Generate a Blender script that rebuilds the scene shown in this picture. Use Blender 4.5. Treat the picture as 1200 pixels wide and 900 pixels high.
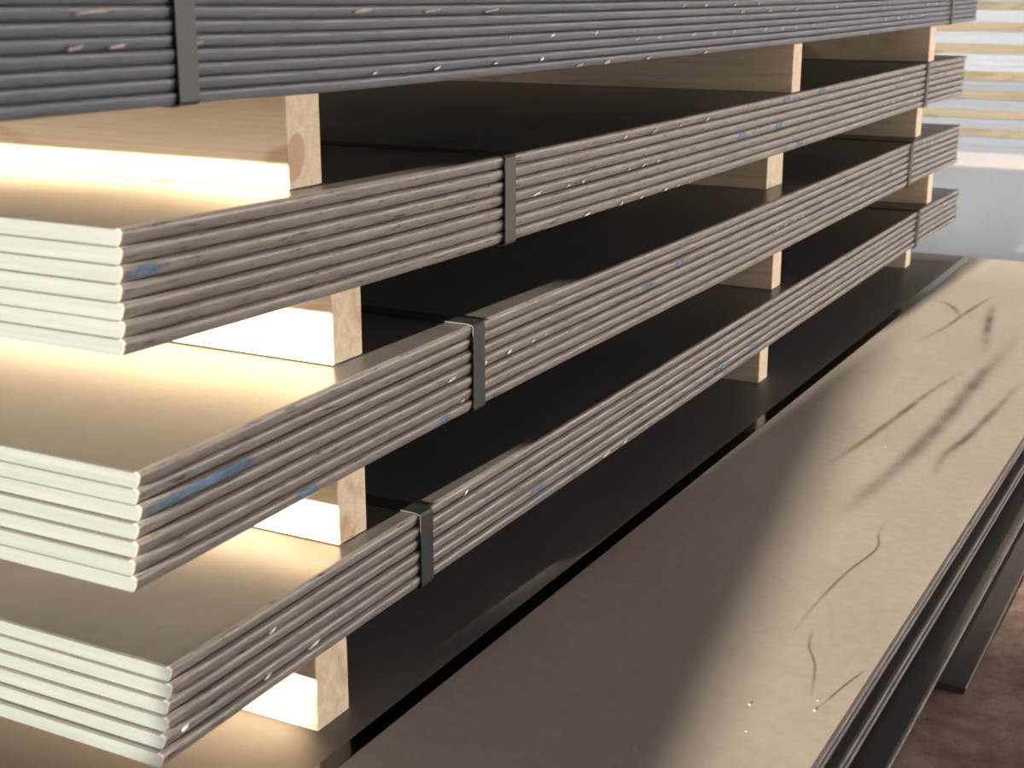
import bpy, bmesh, math, random
from mathutils import Matrix, Vector
random.seed(7)
for o in list(bpy.data.objects): bpy.data.objects.remove(o, do_unlink=True)
scene = bpy.context.scene
COL = scene.collection
ZO = 0.68                                   # floor is z = 0; measured heights are relative to the pack tops

# ------------------------------------------------------------------ camera
FPX = 1686.9
R = ((0.474624248, 0.238567743, -0.847240967),
     (-0.880188516, 0.128642937, -0.456857933),
     (0.0, 0.962567622, 0.271041645))
CAM = Vector((-0.84441409, -0.8053713, 0.18972472))
cd = bpy.data.cameras.new('camera'); cam = bpy.data.objects.new('camera', cd); COL.objects.link(cam)
cd.sensor_width = 36.0; cd.lens = FPX / 1200 * 36.0; cd.clip_start = 0.02; cd.clip_end = 300
m4 = Matrix(R).to_4x4(); m4.translation = CAM + Vector((0, 0, ZO)); cam.matrix_world = m4
cd.dof.use_dof = True; cd.dof.focus_distance = 1.9; cd.dof.aperture_fstop = 9.0
scene.camera = cam

# ------------------------------------------------------------------ world, sun, exposure
w = bpy.data.worlds.new('world'); scene.world = w; w.use_nodes = True
bg = w.node_tree.nodes['Background']
bg.inputs['Color'].default_value = (1.0, 0.95, 0.88, 1); bg.inputs['Strength'].default_value = 10.4
SUN_EL = 6.3
sd = bpy.data.lights.new('sun', 'SUN'); sun = bpy.data.objects.new('sun', sd); COL.objects.link(sun)
sd.energy = 34.0; sd.angle = math.radians(0.75); sd.color = (1.0, 0.88, 0.68)
sdir = Vector((math.cos(math.radians(SUN_EL)), -0.025, -math.sin(math.radians(SUN_EL))))
sun.rotation_euler = sdir.to_track_quat('-Z', 'Y').to_euler(); sun.location = (-6, 0, 3)
vs = scene.view_settings
vs.view_transform = 'Standard'; vs.look = 'None'; vs.gamma = 1.0; vs.exposure = 0.0; vs.use_curve_mapping = False

# ------------------------------------------------------------------ helpers
def ray(px, py):
    return Matrix(R) @ Vector((px - 600, -(py - 450), -FPX))
def hit(px, py, y=None, z=None):
    """measured point of the photograph on a known plane -> place in the scene (heights without ZO)"""
    d = ray(px, py)
    t = (y - CAM.y) / d.y if y is not None else (z - CAM.z) / d.z
    return CAM + d * t
def tag(o, label=None, cat=None, group=None, kind=None):
    if label: o['label'] = label
    if cat: o['category'] = cat
    if group: o['group'] = group
    if kind: o['kind'] = kind
    return o
def link(name, me, mats, loc=(0, 0, 0), parent=None):
    o = bpy.data.objects.new(name, me); COL.objects.link(o); o.location = loc
    if parent is not None: o.parent = parent
    if len(me.materials) == 0:
        for m in (mats if isinstance(mats, (list, tuple)) else [mats]): me.materials.append(m)
    return o
def mesh(name, verts, faces, mi=None, smooth=None):
    me = bpy.data.meshes.new(name); me.from_pydata(verts, [], faces)
    if mi: me.polygons.foreach_set('material_index', mi)
    if smooth: me.polygons.foreach_set('use_smooth', smooth)
    me.update(); return me
def box_mesh(name, x0, x1, y0, y1, z0, z1, bev=0.0, seg=2):
    bm = bmesh.new(); bmesh.ops.create_cube(bm, size=1)
    for v in bm.verts:
        v.co = Vector(((x0 + x1) / 2 + v.co.x * (x1 - x0), (y0 + y1) / 2 + v.co.y * (y1 - y0), (z0 + z1) / 2 + v.co.z * (z1 - z0)))
    if bev: bmesh.ops.bevel(bm, geom=bm.edges[:], offset=bev, segments=seg, affect='EDGES', profile=0.5)
    me = bpy.data.meshes.new(name); bm.to_mesh(me); bm.free(); return me
def interp(pts, x):
    """Catmull-Rom through (x, z) points"""
    if x <= pts[0][0]: i = 0
    elif x >= pts[-1][0]: i = len(pts) - 2
    else: i = max(k for k in range(len(pts) - 1) if pts[k][0] <= x)
    (xa, za), (xb, zb) = pts[i], pts[i + 1]
    h = xb - xa; t = (x - xa) / h
    def slope(k):
        a = pts[max(k - 1, 0)]; b = pts[min(k + 1, len(pts) - 1)]
        return (b[1] - a[1]) / (b[0] - a[0])
    ma, mb = slope(i) * h, slope(i + 1) * h
    if t < 0 or t > 1: return (za + ma * t) if t < 0 else (zb + mb * (t - 1))
    return ((2*t**3 - 3*t*t + 1) * za + (t**3 - 2*t*t + t) * ma + (-2*t**3 + 3*t*t) * zb + (t**3 - t*t) * mb)
ORD = ['first', 'second', 'third', 'fourth', 'fifth', 'sixth', 'seventh', 'eighth', 'ninth', 'tenth', 'eleventh', 'twelfth']

# ------------------------------------------------------------------ materials
def newmat(name):
    m = bpy.data.materials.new(name); m.use_nodes = True
    nt = m.node_tree; b = nt.nodes['Principled BSDF']
    return m, nt, b
def N(nt, kind, **kw):
    n = nt.nodes.new(kind)
    for k, v in kw.items(): setattr(n, k, v)
    return n
def coords(nt, scale=(1, 1, 1), rot=(0, 0, 0), world=True):
    mp = N(nt, 'ShaderNodeMapping'); mp.inputs['Scale'].default_value = scale; mp.inputs['Rotation'].default_value = rot
    if world:
        g = N(nt, 'ShaderNodeNewGeometry'); nt.links.new(g.outputs['Position'], mp.inputs['Vector'])
    else:
        g = N(nt, 'ShaderNodeTexCoord'); nt.links.new(g.outputs['Object'], mp.inputs['Vector'])
    return mp.outputs['Vector']
def noise(nt, vec, scale, detail=4, rough=0.55, dist=0.0):
    n = N(nt, 'ShaderNodeTexNoise'); n.inputs['Scale'].default_value = scale; n.inputs['Detail'].default_value = detail
    n.inputs['Roughness'].default_value = rough; n.inputs['Distortion'].default_value = dist
    nt.links.new(vec, n.inputs['Vector']); return n.outputs['Fac']
def ramp(nt, fac, stops):
    r = N(nt, 'ShaderNodeValToRGB'); el = r.color_ramp.elements
    while len(el) < len(stops): el.new(0.5)
    for e, (p, c) in zip(el, stops):
        e.position = p; e.color = (c, c, c, 1) if isinstance(c, (int, float)) else (*c, 1)
    nt.links.new(fac, r.inputs['Fac']); return r.outputs['Color']
def mixc(nt, fac, a, b, blend='MIX'):
    n = N(nt, 'ShaderNodeMix', data_type='RGBA', blend_type=blend)
    for s, v in ((n.inputs[0], fac), (n.inputs[6], a), (n.inputs[7], b)):
        if hasattr(v, 'type') and hasattr(v, 'links'): nt.links.new(v, s)
        else: s.default_value = v if isinstance(v, (int, float)) else (*v, 1)
    return n.outputs[2]
def bump(nt, b, h, strength=0.2, dist=0.001):
    n = N(nt, 'ShaderNodeBump'); n.inputs['Strength'].default_value = strength; n.inputs['Distance'].default_value = dist
    nt.links.new(h, n.inputs['Height']); nt.links.new(n.outputs['Normal'], b.inputs['Normal'])

def m_scale(name, c0, c1, r0, r1, metallic=1.0):
    m, nt, b = newmat(name)
    v = coords(nt); n1 = noise(nt, v, 5, 5); n2 = noise(nt, v, 60, 3)
    col = ramp(nt, n1, [(0.3, c0), (0.7, c1)])
    col = mixc(nt, 0.25, col, ramp(nt, n2, [(0.3, tuple(x * .7 for x in c0)), (0.7, c1)]))
    nt.links.new(col, b.inputs['Base Color'])
    nt.links.new(ramp(nt, n1, [(0.3, r0), (0.75, r1)]), b.inputs['Roughness'])
    b.inputs['Metallic'].default_value = metallic
    bump(nt, b, noise(nt, v, 300, 3), 0.06, 0.0006)
    return m
def m_edge(name, c0, c1, pit, rough=0.42, metallic=0.35):
    m, nt, b = newmat(name)
    v = coords(nt, (4, 60, 60)); n1 = noise(nt, v, 3.0, 6, 0.65)
    v2 = coords(nt, (14, 120, 160)); n2 = noise(nt, v2, 2.2, 4, 0.6)
    col = ramp(nt, n1, [(0.3, c0), (0.7, c1)])
    pits = ramp(nt, n2, [(0.33, 1.0), (0.41, 0.0)])
    col = mixc(nt, pits, col, pit)
    nt.links.new(col, b.inputs['Base Color']); b.inputs['Metallic'].default_value = metallic
    nt.links.new(ramp(nt, n1, [(0.3, rough + .08), (0.7, rough - .06)]), b.inputs['Roughness'])
    bump(nt, b, noise(nt, coords(nt, (25, 120, 120)), 2.5, 5, 0.6), 0.2, 0.001)
    return m
def m_cut(name, c0, c1, rough=0.55):
    m, nt, b = newmat(name)
    v = coords(nt, (60, 5, 260)); n1 = noise(nt, v, 1.0, 5, 0.6)
    nt.links.new(ramp(nt, n1, [(0.3, c0), (0.7, c1)]), b.inputs['Base Color'])
    b.inputs['Metallic'].default_value = 0.0; b.inputs['Roughness'].default_value = rough
    bump(nt, b, n1, 0.15, 0.0006)
    return m
def m_wood(name, c0, c1, knot, seed, heart=None):
    m, nt, b = newmat(name)
    tc = N(nt, 'ShaderNodeTexCoord')
    mp = N(nt, 'ShaderNodeMapping'); mp.inputs['Location'].default_value = (seed * 1.7, seed * 3.1, seed * .9); mp.inputs['Scale'].default_value = (22, 1.3, 22)
    nt.links.new(tc.outputs['Object'], mp.inputs['Vector'])
    grain = noise(nt, mp.outputs['Vector'], 2.0, 6, 0.6, 1.2)
    mp2 = N(nt, 'ShaderNodeMapping'); mp2.inputs['Location'].default_value = (seed, seed * 2.3, seed); mp2.inputs['Scale'].default_value = (9, 2.6, 9)
    nt.links.new(tc.outputs['Object'], mp2.inputs['Vector'])
    kn = noise(nt, mp2.outputs['Vector'], 1.3, 3, 0.5, 0.6)
    # growth rings on the sawn end: circles about an off-centre pith in the x-z plane
    mp3 = N(nt, 'ShaderNodeMapping'); mp3.inputs['Location'].default_value = (0.018 - .006 * (seed % 5), 0, 0.022 + .004 * (seed % 3)); mp3.inputs['Scale'].default_value = (1, 0.02, 1)
    nt.links.new(tc.outputs['Object'], mp3.inputs['Vector'])
    wv = N(nt, 'ShaderNodeTexWave', wave_type='RINGS', rings_direction='Y'); wv.inputs['Scale'].default_value = 60; wv.inputs['Distortion'].default_value = 2.5
    wv.inputs['Detail'].default_value = 2; nt.links.new(mp3.outputs['Vector'], wv.inputs['Vector'])
    col = ramp(nt, grain, [(0.3, c0), (0.62, c1)])
    col = mixc(nt, ramp(nt, wv.outputs['Fac'], [(0.45, 0.0), (1.0, 0.22)]), col, c0)
    col = mixc(nt, ramp(nt, kn, [(0.60, 0.0), (0.72, 0.75)]), col, knot)
    if heart:                                # brown heartwood showing in the sawn end
        mh = N(nt, 'ShaderNodeMapping', vector_type='TEXTURE'); mh.inputs['Location'].default_value = heart; mh.inputs['Scale'].default_value = (.019, .05, .030); mh.inputs['Rotation'].default_value = (0, .35, 0)
        nt.links.new(tc.outputs['Object'], mh.inputs['Vector'])
        ln = N(nt, 'ShaderNodeVectorMath', operation='LENGTH'); nt.links.new(mh.outputs['Vector'], ln.inputs[0])
        ad = N(nt, 'ShaderNodeMath', operation='ADD'); nt.links.new(ln.outputs['Value'], ad.inputs[0]); nt.links.new(ramp(nt, kn, [(0.2, -.15), (0.8, .25)]), ad.inputs[1])
        col = mixc(nt, ramp(nt, ad.outputs[0], [(0.85, 0.75), (1.05, 0.0)]), col, (0.50, 0.32, 0.19))
    nt.links.new(col, b.inputs['Base Color']); b.inputs['Roughness'].default_value = 0.62
    bump(nt, b, grain, 0.25, 0.001)
    return m
def m_plain(name, c, rough=0.5, metallic=0.0, var=0.2, scale=30):
    m, nt, b = newmat(name)
    n1 = noise(nt, coords(nt), scale, 4)
    nt.links.new(ramp(nt, n1, [(0.3, tuple(x * (1 - var) for x in c)), (0.7, tuple(min(1, x * (1 + var)) for x in c))]), b.inputs['Base Color'])
    b.inputs['Roughness'].default_value = rough; b.inputs['Metallic'].default_value = metallic
    return m
def m_fade(name, c, rough, metallic, lo=0.25, hi=0.75, nscale=(30, 30, 30), amount=1.0):
    """paint or smear whose cover follows the 'fade' attribute, broken up by noise"""
    m, nt, b = newmat(name)
    b.inputs['Base Color'].default_value = (*c, 1); b.inputs['Roughness'].default_value = rough; b.inputs['Metallic'].default_value = metallic
    at = N(nt, 'ShaderNodeAttribute', attribute_name='fade')
    n1 = noise(nt, coords(nt, nscale), 1.0, 4, 0.6)
    ma = N(nt, 'ShaderNodeMath', operation='MULTIPLY'); nt.links.new(at.outputs['Fac'], ma.inputs[0])
    nt.links.new(ramp(nt, n1, [(lo, 0.1), (hi, 1.0)]), ma.inputs[1])
    mb = N(nt, 'ShaderNodeMath', operation='MULTIPLY'); nt.links.new(ma.outputs[0], mb.inputs[0]); mb.inputs[1].default_value = amount
    nt.links.new(mb.outputs[0], b.inputs['Alpha'])
    return m

M = {}
M['scale'] = m_scale('mill_scale_top', (0.10, 0.095, 0.098), (0.135, 0.129, 0.132), 0.29, 0.36, 0.15)
M['scale_low'] = m_scale('grimy_lower_plate', (0.06, 0.05, 0.05), (0.085, 0.072, 0.072), 0.55, 0.65, 0.0)
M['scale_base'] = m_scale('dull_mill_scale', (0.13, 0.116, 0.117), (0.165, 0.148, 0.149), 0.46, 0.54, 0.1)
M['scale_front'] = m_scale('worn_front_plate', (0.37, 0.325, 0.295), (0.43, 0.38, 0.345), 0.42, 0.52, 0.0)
M['band'] = m_scale('oily_margin', (0.07, 0.066, 0.062), (0.09, 0.083, 0.08), 0.10, 0.15)
M['edge'] = m_edge('rolled_edge', (0.24, 0.214, 0.198), (0.39, 0.353, 0.325), (0.085, 0.072, 0.068), 0.44, 0.25)
M['edge_dull'] = m_edge('dull_edge', (0.10, 0.085, 0.085), (0.16, 0.138, 0.135), (0.05, 0.042, 0.042), 0.5, 0.3)
M['edge_blue'] = m_edge('rolled_edge_bluish', (0.16, 0.17, 0.202), (0.212, 0.222, 0.262), (0.14, 0.144, 0.166), 0.48, 0.2)
M['cut'] = m_cut('sheared_end', (0.047, 0.056, 0.061), (0.063, 0.073, 0.079))
M['strap'] = m_plain('strap_steel', (0.015, 0.0148, 0.0138), 0.5, 0.0, 0.15, 20)
M['strap_worn'] = m_plain('strap_worn', (0.042, 0.04, 0.033), 0.5, 0.0, 0.12, 20)
M['strap_pale'] = m_plain('strap_greyed', (0.05, 0.053, 0.053), 0.5, 0.0, 0.12, 20)
WOOD = [m_wood('pine_%d' % i, (0.72, 0.53, 0.35), (0.87, 0.71, 0.52), (0.45, 0.27, 0.14), i * 1.37 + .4) for i in range(6)]
WOODH = m_wood('pine_heart', (0.72, 0.53, 0.35), (0.87, 0.71, 0.52), (0.45, 0.27, 0.14), 3.3, (-.016, 0, .030))
WOODF = [m_wood('far_pine_%d' % i, (0.60, 0.49, 0.31), (0.74, 0.63, 0.43), (0.25, 0.15, 0.08), i * 2.1 + 5) for i in range(3)]
M['fleck'] = m_plain('bare_metal_nick', (0.92, 0.88, 0.83), 0.4, 0.0, 0.1)
M['scuff'] = m_plain('pinkish_scuff', (0.50, 0.44, 0.43), 0.5, 0.0, 0.12)
M['blue'] = m_fade('blue_chalk', (0.20, 0.34, 0.55), 0.7, 0.0, 0.2, 0.6, (25, 25, 60), 0.85)
M['smear'] = m_fade('oil_smear', (0.05, 0.043, 0.038), 0.35, 0.6, 0.1, 0.7, (12, 12, 12), 0.5)
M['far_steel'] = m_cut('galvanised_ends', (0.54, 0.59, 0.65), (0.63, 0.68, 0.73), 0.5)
M['far_steel_darker'] = m_cut('darker_galvanised_ends', (0.36, 0.40, 0.455), (0.43, 0.47, 0.525), 0.5)  # darker tone for the lowest packs
M['blue_grey'] = m_scale('blue_grey_plate', (0.26, 0.28, 0.33), (0.31, 0.33, 0.375), 0.5, 0.6, 0.3)
M['pale_plate'] = m_scale('pale_plate', (0.62, 0.56, 0.54), (0.70, 0.64, 0.62), 0.45, 0.5, 0.2)
M['dust'] = m_plain('pale_specks', (0.75, 0.70, 0.62), 0.6)

def m_floor():
    m, nt, b = newmat('stained_concrete')
    v = coords(nt); n1 = noise(nt, v, 13, 8, 0.7, 0.0); n2 = noise(nt, v, 45, 5, 0.6); n3 = noise(nt, v, 1.2, 3)
    col = ramp(nt, n1, [(0.30, (0.22, 0.13, 0.10)), (0.50, (0.42, 0.29, 0.235)), (0.70, (0.66, 0.50, 0.43))])
    col = mixc(nt, ramp(nt, n2, [(0.25, 0.55), (0.4, 0.0)]), col, (0.12, 0.075, 0.06))
    nt.links.new(col, b.inputs['Base Color']); nt.links.new(ramp(nt, n3, [(0.3, 0.55), (0.7, 0.8)]), b.inputs['Roughness'])
    bump(nt, b, n2, 0.3, 0.002)
    return m
M['floor'] = m_floor()
M['roof'] = m_plain('dark_roof_sheet', (0.16, 0.16, 0.165), 0.7, 0.0, 0.1, 3)
M['wall'] = m_plain('dark_wall_sheet', (0.30, 0.31, 0.33), 0.7, 0.0, 0.1, 3)

# ------------------------------------------------------------------ the setting
tag(link('floor', box_mesh('floor', -14, 26, -14, 14, -0.2, 0.0), M['floor']), kind='structure')
# the hall: roofed, open to daylight behind the camera (-x) and low along its right side (-y)
HX0, HX1, HY0, HY1, HZ = -3.5, 15.0, -6.0, 6.0, 4.2
def struct(name, *b, mat='wall'): return tag(link(name, box_mesh(name, *b), M[mat]), kind='structure')
# roof in four pieces around an opening added to light the pale stack beyond
SX0, SX1, SY0, SY1 = 4.1, 6.4, -1.2, 2.2
cv = [(HX0, HY0), (HX1, HY0), (HX1, HY1), (HX0, HY1), (SX0, SY0), (SX1, SY0), (SX1, SY1), (SX0, SY1)]
vv = [(x, y, HZ) for x, y in cv] + [(x, y, HZ + .15) for x, y in cv]
ff = []
for a in range(4):
    b_ = (a + 1) % 4
    ff += [(a, 4 + a, 4 + b_, b_), (8 + a, 8 + b_, 12 + b_, 12 + a), (4 + a, 12 + a, 12 + b_, 4 + b_), (a, b_, 8 + b_, 8 + a)]
tag(link('ceiling', mesh('ceiling', vv, ff), M['roof']), kind='structure')
struct('wall_left', HX0, HX1, HY1, HY1 + .2, 1.8, HZ)               # side wall, open near the ground
struct('light_baffle', 3.85, 4.0, HY0, HY1, 1.45, HZ)               # added baffle, keeps light from the roof opening off the front plate
struct('wall_back', HX1, HX1 + .2, HY0, HY1, 0, HZ)
struct('wall_right', HX0, HX1, HY0 - .2, HY0, 1.6, HZ)             # upper wall over the open side
struct('wall_corner', HX0, .3, HY0 - .2, HY0, 0, 1.6)
struct('wall_front', HX0 - .15, HX0, HY0, HY1, 2.6, HZ)            # lintel over the open end
struct('shade_panel_2', HX0 - .04, HX0, HY0, -0.8, .524, 1.14, mat='roof')  # unseen panel added to narrow the opening and cut daylight
struct('shade_panel_3', HX0 - .04, HX0, 1.0, HY1, .524, 1.14, mat='roof')  # matching added panel, cuts daylight on the left side
struct('shade_panel_1', HX0 - .04, HX0, HY0, HY1, 1.14, 2.6, mat='roof')    # unseen panel added to keep the sun off the pale stack
struct('shadow_caster_1', HX0 - .10, HX0, HY0, HY1, 0, .524, mat='roof')      # unseen low strip added to shade the near end of the floor stack
# unseen added profile, shaped to cast the slanting shadow on the front plate
prof = [(-1.17, 0.0), (.125, 0.0), (.125, .595), (.092, .595), (.092, .762)]
n = len(prof)
vv = [(HX0 - .16, y, z) for y, z in prof] + [(HX0 - .10, y, z) for y, z in prof]
ff = [tuple(range(n)), tuple(reversed(range(n, 2 * n)))] + [(k, k + n, (k + 1) % n + n, (k + 1) % n) for k in range(n)]
tag(link('shadow_caster_2', mesh('shadow_caster_2', vv, ff), M['roof']), kind='structure')

# ------------------------------------------------------------------ steel sheets
FRONT = [(0.0066, 0.0), (0.0044, .06), (0.0029, .18), (0.0015, .38), (0.0005, .58), (0.0, .74), (0.0004, .86), (0.0016, .95), (0.0052, 1.0)]
def sheet(name, x0, x1, y0, wide, th, zfun, mats, nseg=26, cham=0.0007):
    """rolled (rounded) long front edge, square sheared ends with a slight burr line; zfun(x) is the underside"""
    sec = [(fy * th / .0148, fz * th) for fy, fz in FRONT] + [(wide, th), (wide, 0.0)]
    n = len(sec); zbase = zfun(x0)
    st = [(x0, 1)] + [(x0 + .003 + (x1 - x0 - .006) * i / nseg, 0) for i in range(nseg + 1)] + [(x1, 1)]
    V, F, MI, SM = [], [], [], []
    for x, inset in st:
        dz = zfun(x) - zbase
        for yy, zz in sec:
            z2 = min(max(zz, cham), th - cham) if inset else zz
            V.append((x - x0, yy, dz + z2))
    nf = len(FRONT)
    for s in range(len(st) - 1):
        for k in range(n):
            a, b_ = s * n + k, s * n + (k + 1) % n
            F.append((a, a + n, b_ + n, b_))
            front = k < nf - 1
            MI.append(1 if front else 0); SM.append(front)
    F.append(tuple(range(n))); MI.append(2); SM.append(False)
    F.append(tuple((len(st) - 1) * n + k for k in reversed(range(n)))); MI.append(2); SM.append(False)
    o = link(name, mesh(name, V, F, MI, SM), mats, (x0, y0, zbase + ZO))
    return o

PACKS = {}
def pack(key, top_pts=None, bot_pts=None, count=7, pitch=.0148, near=None, far=3.22, mats=None, lab=None, grp=None, frombottom=False):
    sh = []
    for i in range(count):                 # i = 0 is the top sheet
        if top_pts: zf = lambda x, i=i: interp(top_pts, x) - (i + 1) * pitch
        else: zf = lambda x, i=i: interp(bot_pts, x) + (count - 1 - i) * pitch
        x0 = near[i] if isinstance(near, list) else near + random.uniform(-.006, .006)
        x1 = far + random.uniform(-.009, .006) - .002 * i
        y0 = random.uniform(-.0012, .0012)
        o = sheet('steel_plate', x0, x1, y0, 1.5 + random.uniform(-.004, .004), pitch - .00012, zf, mats)
        tag(o, lab(i), 'steel plate', grp)
        sh.append((o, x0, x1, y0, zf))
    PACKS[key] = dict(sheets=sh, pitch=pitch)
STEEL = [M['scale'], M['edge'], M['cut']]
P1B = [(-.44, .094), (-.11, .092), (.08, .090), (.27, .0865), (.65, .083), (1.75, .0775), (3.0, .079), (3.33, .080)]
P2T = [(0, 0), (.3, -.005), (.63, -.008), (1.2, -.009), (1.77, -.009), (2.77, -.0065), (3.22, -.0095)]
P3T = [(0, -.203), (.55, -.194), (1.39, -.193), (2.67, -.188), (3.22, -.193)]
P4T = [(.02, -.391), (.43, -.385), (1.2, -.380), (2.8, -.371), (3.27, -.375)]
def lab_seven(which):
    def f(i):
        pos = ['top', 'second', 'third', 'fourth', 'fifth', 'sixth', 'bottom'][i]
        w_ = 'uppermost' if False else which
        return '%s plate of the seven-plate dark steel pack %s' % (pos, w_)
    return f
pack('p1', bot_pts=P1B, count=12, pitch=.0114, near=-.43, far=3.335, mats=[M['scale'], M['edge_blue'], M['cut']],
     lab=lambda i: ('bottom' if i == 11 else ORD[11 - i] + ' from bottom') + ' thin bluish grey plate of the twelve-plate pack with rows of white nicks', grp='plates of the bluish pack')
pack('p2', top_pts=P2T, count=7, pitch=.0149, near=[-.0019, -.0025, -.0032, -.0048, -.0055, -.0051, -.0057], far=3.225, mats=STEEL,
     lab=lab_seven('directly below the bluish nicked pack'), grp='plates of the upper seven-plate pack')
pack('p3', top_pts=P3T, count=7, pitch=.0147, near=[-.0023, -.0028, -.0024, -.0069, -.0104, -.015, -.0147], far=3.225, mats=STEEL,
     lab=lab_seven('directly above the lowest, six-plate pack'), grp='plates of the lower seven-plate pack')
pack('p4', top_pts=P4T, count=6, pitch=.0147, near=[.0214, .0188, .0151, .0115, .0068, .001], far=3.28, mats=STEEL,
     lab=lambda i: ['top', 'second', 'third', 'fourth', 'fifth', 'bottom'][i] + ' plate of the six-plate pack resting on timbers over the floor stack', grp='plates of the six-plate pack')

# ------------------------------------------------------------------ base stack of plates on the floor
ZB = -0.566
BX0, BX1 = -0.75, 3.295
BASE = [M['scale_base'], M['edge_dull'], M['cut']]
def flat(z): return lambda x: z
T = .0148
def base(name, x0, x1, y0, wide, ztop, mats, label, grp=None):
    o = sheet(name, x0, x1, y0, wide, T, flat(ztop - T), mats, nseg=2)
    return tag(o, label, 'steel plate', grp)
A1 = link('steel_plate', box_mesh('steel_plate', 0, BX1 - BX0, 0, 1.55, 0, T), M['scale_base'], (BX0, -.0265, ZB - T + ZO))
tag(A1, 'wide dark plate carrying the lowest timbers, topmost of the floor stack', 'steel plate', 'plates of the floor stack')
band = link('margin_band', box_mesh('margin_band', 0, BX1 - BX0, -.0200, 0, 0, T - .0001), M['band'], (0, -.0001, 0), A1)
band['label'] = 'glossy black oily margin along the front edge'
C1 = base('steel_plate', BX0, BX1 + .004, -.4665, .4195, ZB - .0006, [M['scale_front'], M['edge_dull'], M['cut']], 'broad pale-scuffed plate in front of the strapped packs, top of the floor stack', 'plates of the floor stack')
base('steel_plate', BX0, BX1 + .002, -.464, 1.98, ZB - .0008 - T, BASE, 'second plate of the floor stack, directly under the scuffed front plate', 'plates of the floor stack')
zg = ZB - .0010 - 2 * T
base('steel_plate', BX0, BX1, -.4675, 1.98, zg - .018, BASE, 'third plate of the floor stack, just below the narrow gap', 'plates of the floor stack')
base('steel_plate', BX0, BX1, -.4665, 1.98, zg - .0181 - T, BASE, 'fourth plate of the floor stack, second below the narrow gap', 'plates of the floor stack')
base('steel_plate', BX0, BX1 + .02, -.498, 2.02, -.655, [M['scale_low'], M['edge_dull'], M['cut']], 'lowest plate of the floor stack, sticking out beside the brown floor', 'plates of the floor stack')
def plank(name, x0, x1, y0, y1, z0, z1, mat, label, grp, bev=.0015, cat='timber'):
    o = link(name, box_mesh(name, -(x1 - x0) / 2, (x1 - x0) / 2, 0, y1 - y0, 0, z1 - z0, bev), mat, ((x0 + x1) / 2, y0, z0 + ZO))
    return tag(o, label, cat, grp)
o = sheet('steel_plate', .87, BX1, -.530, 1.9, .0100, flat(-.68), [M['scale_low'], M['scale_low'], M['scale_low']], nseg=2)
tag(o, 'dark thin plate flat on the brown floor, half under the floor stack', 'steel plate', 'plates of the floor stack')
plank('packing_lath', -.5, -.42, -.45, 1.45, -.6799, -.655 - T, WOOD[3], 'flat wooden lath between the floor and the lowest plate', 'laths in the floor stack')
for i, x in enumerate((-.3, 1.2, 2.7)):
    plank('packing_lath', x, x + .05, -.42, 1.45, zg - .018 + .0001, zg - .0002, WOOD[i], 'thin wooden lath in the narrow gap of the floor stack', 'laths in the floor stack gap')
    plank('packing_lath', x, x + .05, -.44, 1.45, -.6549, zg - .0182 - 2 * T, WOOD[i + 1], 'very thin wooden lath just above the lowest floor-stack plate', 'laths above the lowest plate')

# ------------------------------------------------------------------ timbers between the packs
def under(key, x): 
    s = PACKS[key]['sheets'][-1]; return s[4](x)
def over(key, x):
    s = PACKS[key]['sheets'][0]; return s[4](x) + PACKS[key]['pitch']
G = 'pine timbers between the packs'
GAPS = [('p1', 'p2', 'under the bluish nicked pack', [(.258, .312, .030), (1.722, 1.772, .005), (2.80, 2.86, .006)]),
        ('p2', 'p3', 'between the two seven-plate packs', [(.334, .388, .040), (1.754, 1.846, .054), (2.785, 2.84, .02)]),
        ('p3', 'p4', 'on top of the six-plate pack', [(.314, .366, .026), (1.735, 1.785, .028), (2.925, 2.975, .01)]),
        ('p4', None, 'on the floor stack under the six-plate pack', [(.244, .301, .011), (1.75, 1.80, .05), (3.045, 3.095, .08)])]
WHERE = ['sunlit end', 'middle', 'far end']
k = 0
for up, lo, txt, bl in GAPS:
    for j, (x0, x1, y0) in enumerate(bl):
        xm = (x0 + x1) / 2
        z1 = min(under(up, x0), under(up, x1), under(up, xm)) - .0004
        z0 = (max(over(lo, x0), over(lo, x1), over(lo, xm)) if lo else ZB) + .0002
        plank('timber_block', x0, x1, y0, 1.47, z0, z1, WOODH if k == 0 else WOOD[k % 6], 'pine timber %s, at the %s' % (txt, WHERE[j]), G)
        k += 1

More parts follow.
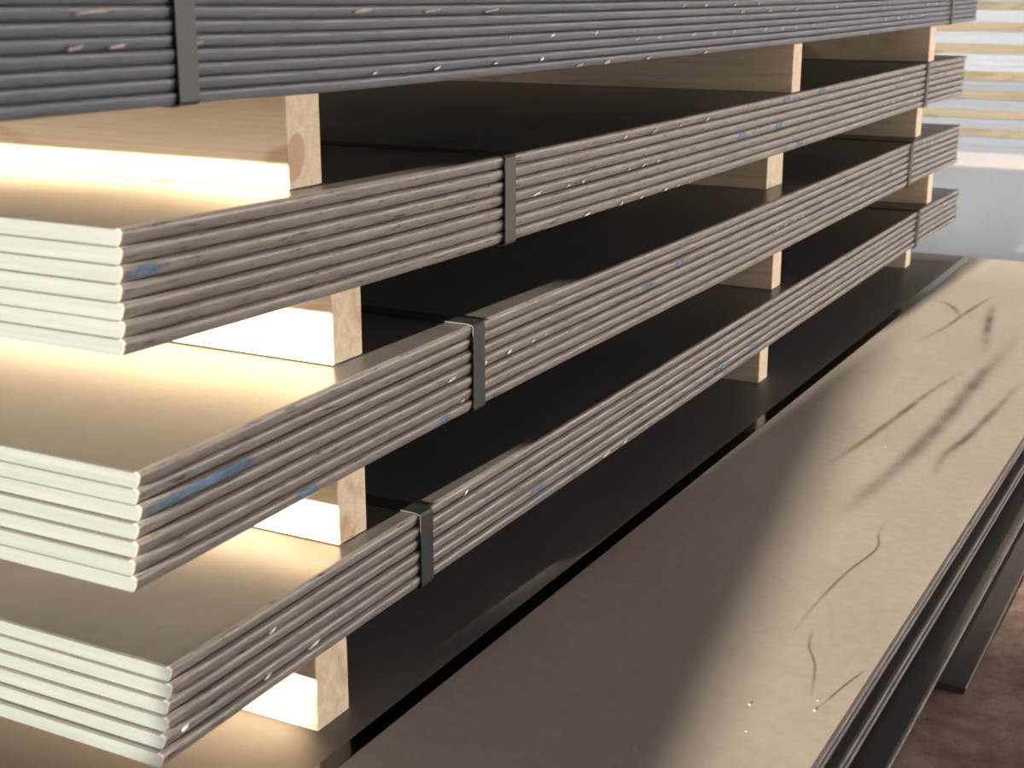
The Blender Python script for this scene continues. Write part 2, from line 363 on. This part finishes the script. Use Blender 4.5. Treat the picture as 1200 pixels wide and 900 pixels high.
# ------------------------------------------------------------------ straps
def strap(key, xc, width, tilt, mat, label):
    d = PACKS[key]; sh = d['sheets']; zt = over(key, xc) + ZO; zb = under(key, xc) + ZO
    t = .0011; yf = -.0022; yb = 1.506; r = .003
    prof = [(yf, zb + r), (yf, zt - r), (yf + r * .4, zt - r * .2), (yf + 2 * r, zt + .0006), (yb, zt + .0006), (yb + .002, zb - .0006), (yf + 2 * r, zb - .0006), (yf + r * .4, zb + r * .2)]
    cy, cz = (yf + yb) / 2, (zt + zb) / 2
    n = len(prof); V, F = [], []
    # outward offsets
    out = []
    for i, (y, z) in enumerate(prof):
        p, q = prof[i - 1], prof[(i + 1) % n]
        dy, dz = q[0] - p[0], q[1] - p[1]; L = math.hypot(dy, dz)
        ny, nz = -dz / L, dy / L
        out.append((y + ny * t, z + nz * t))
    for s in (-.5, .5):
        for ring in (prof, out):
            for y, z in ring:
                V.append((s * width + tilt * (z - cz), y, z - zb))
    for i in range(n):
        j = (i + 1) % n
        F += [(n + i, 3 * n + i, 3 * n + j, n + j), (i, j, 2 * n + j, 2 * n + i), (i, n + i, n + j, j), (2 * n + i, 2 * n + j, 3 * n + j, 3 * n + i)]
    o = link('steel_strap', mesh('steel_strap', V, F), mat, (xc, 0, zb))
    bm = bmesh.new(); bm.from_mesh(o.data); bmesh.ops.recalc_face_normals(bm, faces=bm.faces[:]); bm.to_mesh(o.data); bm.free()
    return tag(o, label, 'strap', 'straps around the packs')
strap('p1', .087, .0245, 0, M['strap_pale'], 'wide grey strap around the bluish nicked pack, near its sunlit-end timber')
strap('p1', 2.99, .022, 0, M['strap_worn'], 'grey strap around the bluish nicked pack at its far end')
strap('p2', .640, .026, 0, M['strap_worn'], 'worn olive grey strap around the upper seven-plate pack, between its first two timbers')
strap('p2', 2.77, .026, .03, M['strap_worn'], 'worn olive grey strap around the upper seven-plate pack at its far end')
strap('p3', .563, .027, 0, M['strap'], 'dark strap around the lower seven-plate pack, between its first two timbers')
strap('p3', 2.66, .026, .1, M['strap'], 'dark strap around the lower seven-plate pack at its far end')
strap('p4', .442, .026, 0, M['strap'], 'dark strap around the six-plate pack, between its first two timbers')
strap('p4', 2.785, .026, .2, M['strap'], 'dark strap around the six-plate pack at its far end')

# ------------------------------------------------------------------ marks on the long edges
def locate(px, py):
    p = hit(px, py, y=0)
    for key, d in PACKS.items():
        for o, x0, x1, y0, zf in d['sheets']:
            if x0 <= p.x <= x1:
                h = p.z - zf(p.x)
                if 0 <= h < d['pitch']: return o, p, x0, y0, zf, d['pitch'], h / d['pitch']
    return None
def nick_mesh(name, sx, sz, sy):
    V = [(-.5 * sx, 0, -.25 * sz), (-.22 * sx, -sy, .18 * sz), (.25 * sx, -sy, .4 * sz), (.5 * sx, 0, .38 * sz), (.2 * sx, -sy * .8, -.2 * sz), (-.28 * sx, -sy * .8, -.5 * sz),
         (-.1 * sx, sy, .3 * sz), (.4 * sx, sy, .5 * sz), (.3 * sx, sy, -.35 * sz), (-.4 * sx, sy, -.55 * sz)]
    F = [(0, 1, 5), (1, 2, 4, 5), (2, 3, 4), (0, 6, 1), (6, 7, 2, 1), (7, 3, 2), (3, 8, 4), (8, 9, 5, 4), (9, 0, 5), (0, 9, 8, 3, 7, 6)]
    return mesh(name, V, F, None, [True] * len(F))
NICK = [nick_mesh('edge_nick', .011, .0058, .0011), nick_mesh('edge_nick', .009, .0048, .0011), nick_mesh('edge_nick', .022, .005, .0011)]
SCUFF = [nick_mesh('edge_scuff', .020, .0062, .0007), nick_mesh('edge_scuff', .040, .006, .0007)]
def nick(px, py, me, mat, nm):
    r = locate(px, py)
    if not r: return
    o, p, x0, y0, zf, pit, h = r
    h = min(max(h, .3), .7)
    c = link(nm, me, mat, (p.x - x0, 0.0002, zf(p.x) - zf(x0) + h * pit), o)
    s = random.uniform(.95, 1.35); sz = min(1.0, pit / .0114) * random.uniform(.75, 1.0); c.scale = (s, 1, sz)
for px, py in [(597, 42), (647, 41), (698, 38), (742, 36), (440, 86), (513, 81), (582, 76), (636, 71), (802, 7), (828, 7), (862, 6), (890, 6),
               (1038, 23), (1053, 21), (1068, 19), (1081, 17), (1017, 41), (1033, 39), (1050, 37), (1063, 35), (1088, 3), (1098, 3), (1110, 1),
               (733, 160), (797, 149), (829, 140), (667, 217), (684, 214), (738, 198), (755, 195), (772, 191),
               (729, 239), (753, 233), (781, 224), (796, 219), (809, 215), (1047, 97), (1057, 92), (1082, 87), (1037, 123), (1047, 120), (1072, 110),
               (597, 412), (625, 399), (639, 391), (568, 426), (542, 469), (937, 221), (947, 217), (955, 213), (967, 209), (911, 269), (921, 264), (932, 259), (941, 255),
               (1077, 172), (1083, 168), (1093, 165), (547, 577), (732, 517), (757, 500), (319, 739), (314, 795), (217, 853)]:
    nick(px, py, NICK[random.choice((0, 1))], M['fleck'], 'edge_nick')
for px, py in [(630, 227), (689, 252), (530, 444), (710, 532), (368, 759)]:
    nick(px, py, NICK[2], M['fleck'], 'edge_nick')
for px, py in [(88, 60), (138, 59), (230, 55), (680, 78), (712, 75), (760, 70), (787, 68), (747, 44), (773, 43), (813, 40), (837, 38), (860, 37), (897, 34), (917, 33), (933, 32), (953, 30),
               (827, 63), (857, 61), (877, 59), (900, 57), (870, 14), (903, 13), (933, 12), (980, 8), (767, 155)]:
    nick(px, py, SCUFF[0], M['scuff'], 'edge_scuff')
for px, py in [(427, 12), (508, 12), (577, 12), (110, 13)]:
    nick(px, py, SCUFF[1], M['scuff'], 'edge_scuff')
def blue(px, py, length, hi0=.1, hi1=.9):
    """chalk rubbed onto one rounded edge; length in metres"""
    r = locate(px, py)
    if not r: return
    o, p, x0, y0, zf, pit, h = r
    nx = max(6, int(length / .006)); V, F, fade = [], [], []
    hs = [hi0 + (hi1 - hi0) * q / 8 for q in range(9)]
    def fy(t):
        for (ya_, ta), (yb_, tb) in zip(FRONT, FRONT[1:]):
            if ta <= t <= tb: return (ya_ + (yb_ - ya_) * (t - ta) / (tb - ta)) * pit / .0148
        return 0
    for i in range(nx + 1):
        x = p.x - length / 2 + length * i / nx
        x = max(x, x0 + .001)
        for q, t in enumerate(hs):
            V.append((x - x0, fy(t) - .00025, zf(x) - zf(x0) + t * pit))
            e = min(1, 3.2 * i / nx, 3.2 * (nx - i) / nx) * min(1, (q + .3) / 1.5, (8.3 - q) / 1.5)
            fade.append(e)
    for i in range(nx):
        for q in range(8):
            a = i * 9 + q; F.append((a, a + 9, a + 10, a + 1))
    me = mesh('blue_chalk_mark', V, F, None, [True] * len(F))
    at = me.attributes.new('fade', 'FLOAT', 'POINT'); at.data.foreach_set('value', fade)
    c = link('blue_chalk_mark', me, M['blue'], (0, 0, 0), o); c['label'] = 'smudge of blue chalk on the edge'
blue(172, 317, .045); blue(235, 575, .17); blue(278, 548, .05); blue(360, 578, .045); blue(521, 494, .03)
for px, py in [(922, 119), (913, 151), (870, 163), (938, 172), (963, 108), (760, 332), (797, 313), (1022, 185), (1035, 180), (1043, 207), (1010, 220), (630, 574), (882, 409), (843, 433), (982, 303)]:
    blue(px, py, .05)

# ------------------------------------------------------------------ smears and specks on the scuffed front plate
def ribbon(pts, width, parent):
    P = [hit(a, b, z=ZB) for a, b in pts]
    Q = []
    for i in range(len(P) - 1):
        p0, p1, p2, p3 = P[max(i - 1, 0)], P[i], P[i + 1], P[min(i + 2, len(P) - 1)]
        for s in range(8):
            t = s / 8
            Q.append(0.5 * ((2 * p1) + (p2 - p0) * t + (2 * p0 - 5 * p1 + 4 * p2 - p3) * t * t + (3 * p1 - p0 - 3 * p2 + p3) * t ** 3))
    Q.append(P[-1]); V, F, fade = [], [], []
    n = len(Q); prof = [(-1, 0), (-.55, .45), (-.15, 1), (.2, .9), (.6, .35), (1, 0)]
    pl = parent.location
    for i, q in enumerate(Q):
        d = (Q[min(i + 1, n - 1)] - Q[max(i - 1, 0)]).normalized(); nr = Vector((-d.y, d.x, 0))
        for u, f in prof:
            p = q + nr * u * width
            V.append((p.x - pl.x, max(p.y, -.455) - pl.y, T + .0002)); fade.append(f * min(1, 3 * i / n, 3 * (n - 1 - i) / n))
    for i in range(n - 1):
        for k2 in range(5):
            a = i * 6 + k2; F.append((a, a + 1, a + 7, a + 6))
    me = mesh('oil_smear', V, F); at = me.attributes.new('fade', 'FLOAT', 'POINT'); at.data.foreach_set('value', fade)
    c = link('oil_smear', me, M['smear'], (0, 0, 0), parent); c['label'] = 'faint dark curved smear'
for pts, wd in [([(1133, 433), (1093, 457), (1053, 487), (1007, 520), (960, 550)], .010),
                ([(1197, 390), (1173, 417), (1150, 440), (1120, 477), (1093, 507), (1060, 540), (1013, 580), (985, 605)], .022),
                ([(1197, 447), (1167, 480), (1133, 513), (1107, 533), (1093, 560)], .012),
                ([(1165, 347), (1150, 355), (1127, 370), (1105, 385), (1070, 402)], .008),
                ([(1165, 355), (1160, 372), (1157, 388), (1153, 415)], .016),
                ([(1043, 607), (1030, 623), (1027, 643), (993, 670), (960, 703), (927, 743)], .0035),
                ([(953, 737), (948, 757), (955, 780), (950, 818)], .003),
                ([(1017, 783), (990, 803), (955, 833)], .0025),
                ([(1090, 352), (1105, 354), (1117, 360), (1126, 374)], .012)]:
    ribbon(pts, wd, C1)
V, F = [], []
for i in range(34):
    px = random.uniform(420, 1060); py = random.uniform(360, 890)
    p = hit(px, py, z=ZB)
    if not (-.44 < p.y < -.06) : continue
    s = random.choice((.0006, .0007, .0009, .0013)); a = random.uniform(0, 6.28); b0 = len(V)
    for q, (ux, uy) in enumerate(((-1, -.5), (1, -.4), (.8, .5), (-.7, .6))):
        V.append((p.x + s * (ux * math.cos(a) - uy * math.sin(a)), p.y + s * (ux * math.sin(a) + uy * math.cos(a)), ZB + ZO))
    V.append((p.x, p.y, ZB + ZO + s * .7))
    F += [(b0, b0 + 1, b0 + 4), (b0 + 1, b0 + 2, b0 + 4), (b0 + 2, b0 + 3, b0 + 4), (b0 + 3, b0, b0 + 4)]
tag(link('dust_specks', mesh('dust_specks', V, F), M['dust']), 'tiny pale specks of grit scattered on the scuffed front plate', 'grit', kind='stuff')

# ------------------------------------------------------------------ pale stacks beyond the far end
fb = link('steel_plate', box_mesh('steel_plate', 0, 5.2, 0, 4.0, 0, .018, .001), M['blue_grey'], (3.42, -1.9, -.633 + ZO))
tag(fb, 'smooth blue-grey plate lying low beyond the floor stack', 'steel plate')
for i, x in enumerate((3.6, 5.2, 6.9, 8.3)):
    plank('bearer', x, x + .08, -1.8, 2.0, -.68, -.6332, WOODF[i % 3], 'wooden bearer under the low blue-grey plate', 'bearers under the blue-grey plate', cat='timber')
pp = link('steel_plate', box_mesh('steel_plate', 0, 2.6, 0, 3.9, 0, .012, .0008), M['pale_plate'], (5.70, -1.85, -.6148 + ZO))
tag(pp, 'pale pinkish plate under the distant stack of light grey packs', 'steel plate')
FX = 6.25
sc = (FX - CAM.x)
def zfar(py): 
    d = ray(1170, py); return CAM.z + d.z * (FX - CAM.x) / d.x
rows = [(180, 162), (152, 141), (130, 118), (107, 96), (84, 64), (52, 38), (27, 12), (2, -12)]
prev = None
for i, (b0, t0) in enumerate(rows):
    z0, z1 = zfar(b0), zfar(t0)
    if i == 0: z0 = -.6026
    nsh = 2 if i < 4 else (5 if i != 4 else 3)
    V, F = [], []
    root = bpy.data.objects.new('sheet_pack', None); COL.objects.link(root); root.location = (FX, -.95, z0 + ZO); root.empty_display_size = .05
    lb = ('lowest' if i == 0 else ORD[i] + ' from the bottom') + ' pale grey sheet pack of the distant stack'
    tag(root, lb, 'sheet pack', 'packs of the distant pale stack')
    th = (z1 - z0) / nsh
    me = box_mesh('sheet', 0, 2.0, 0, 2.9, 0, th - .0003, .0012, 1)
    for s in range(nsh):
        link('sheet', me, M['far_steel'] if i > 3 else M['far_steel_darker'], (random.uniform(-.003, .003), 0, s * th), root)
    if prev is not None:
        for q, x in enumerate((FX + .03, FX + 1.0, FX + 1.9)):
            plank('spacer_timber', x, x + .06, -.93, 1.92, prev + .0003, z0 - .0003, WOODF[(i + q) % 3],
                  ['long yellowish timber at the front under', 'timber set back behind the front one under', 'rearmost timber under'][q] + ' the pale pack %s from bottom' % ORD[i], 'timbers of the distant pale stack')
    prev = z1
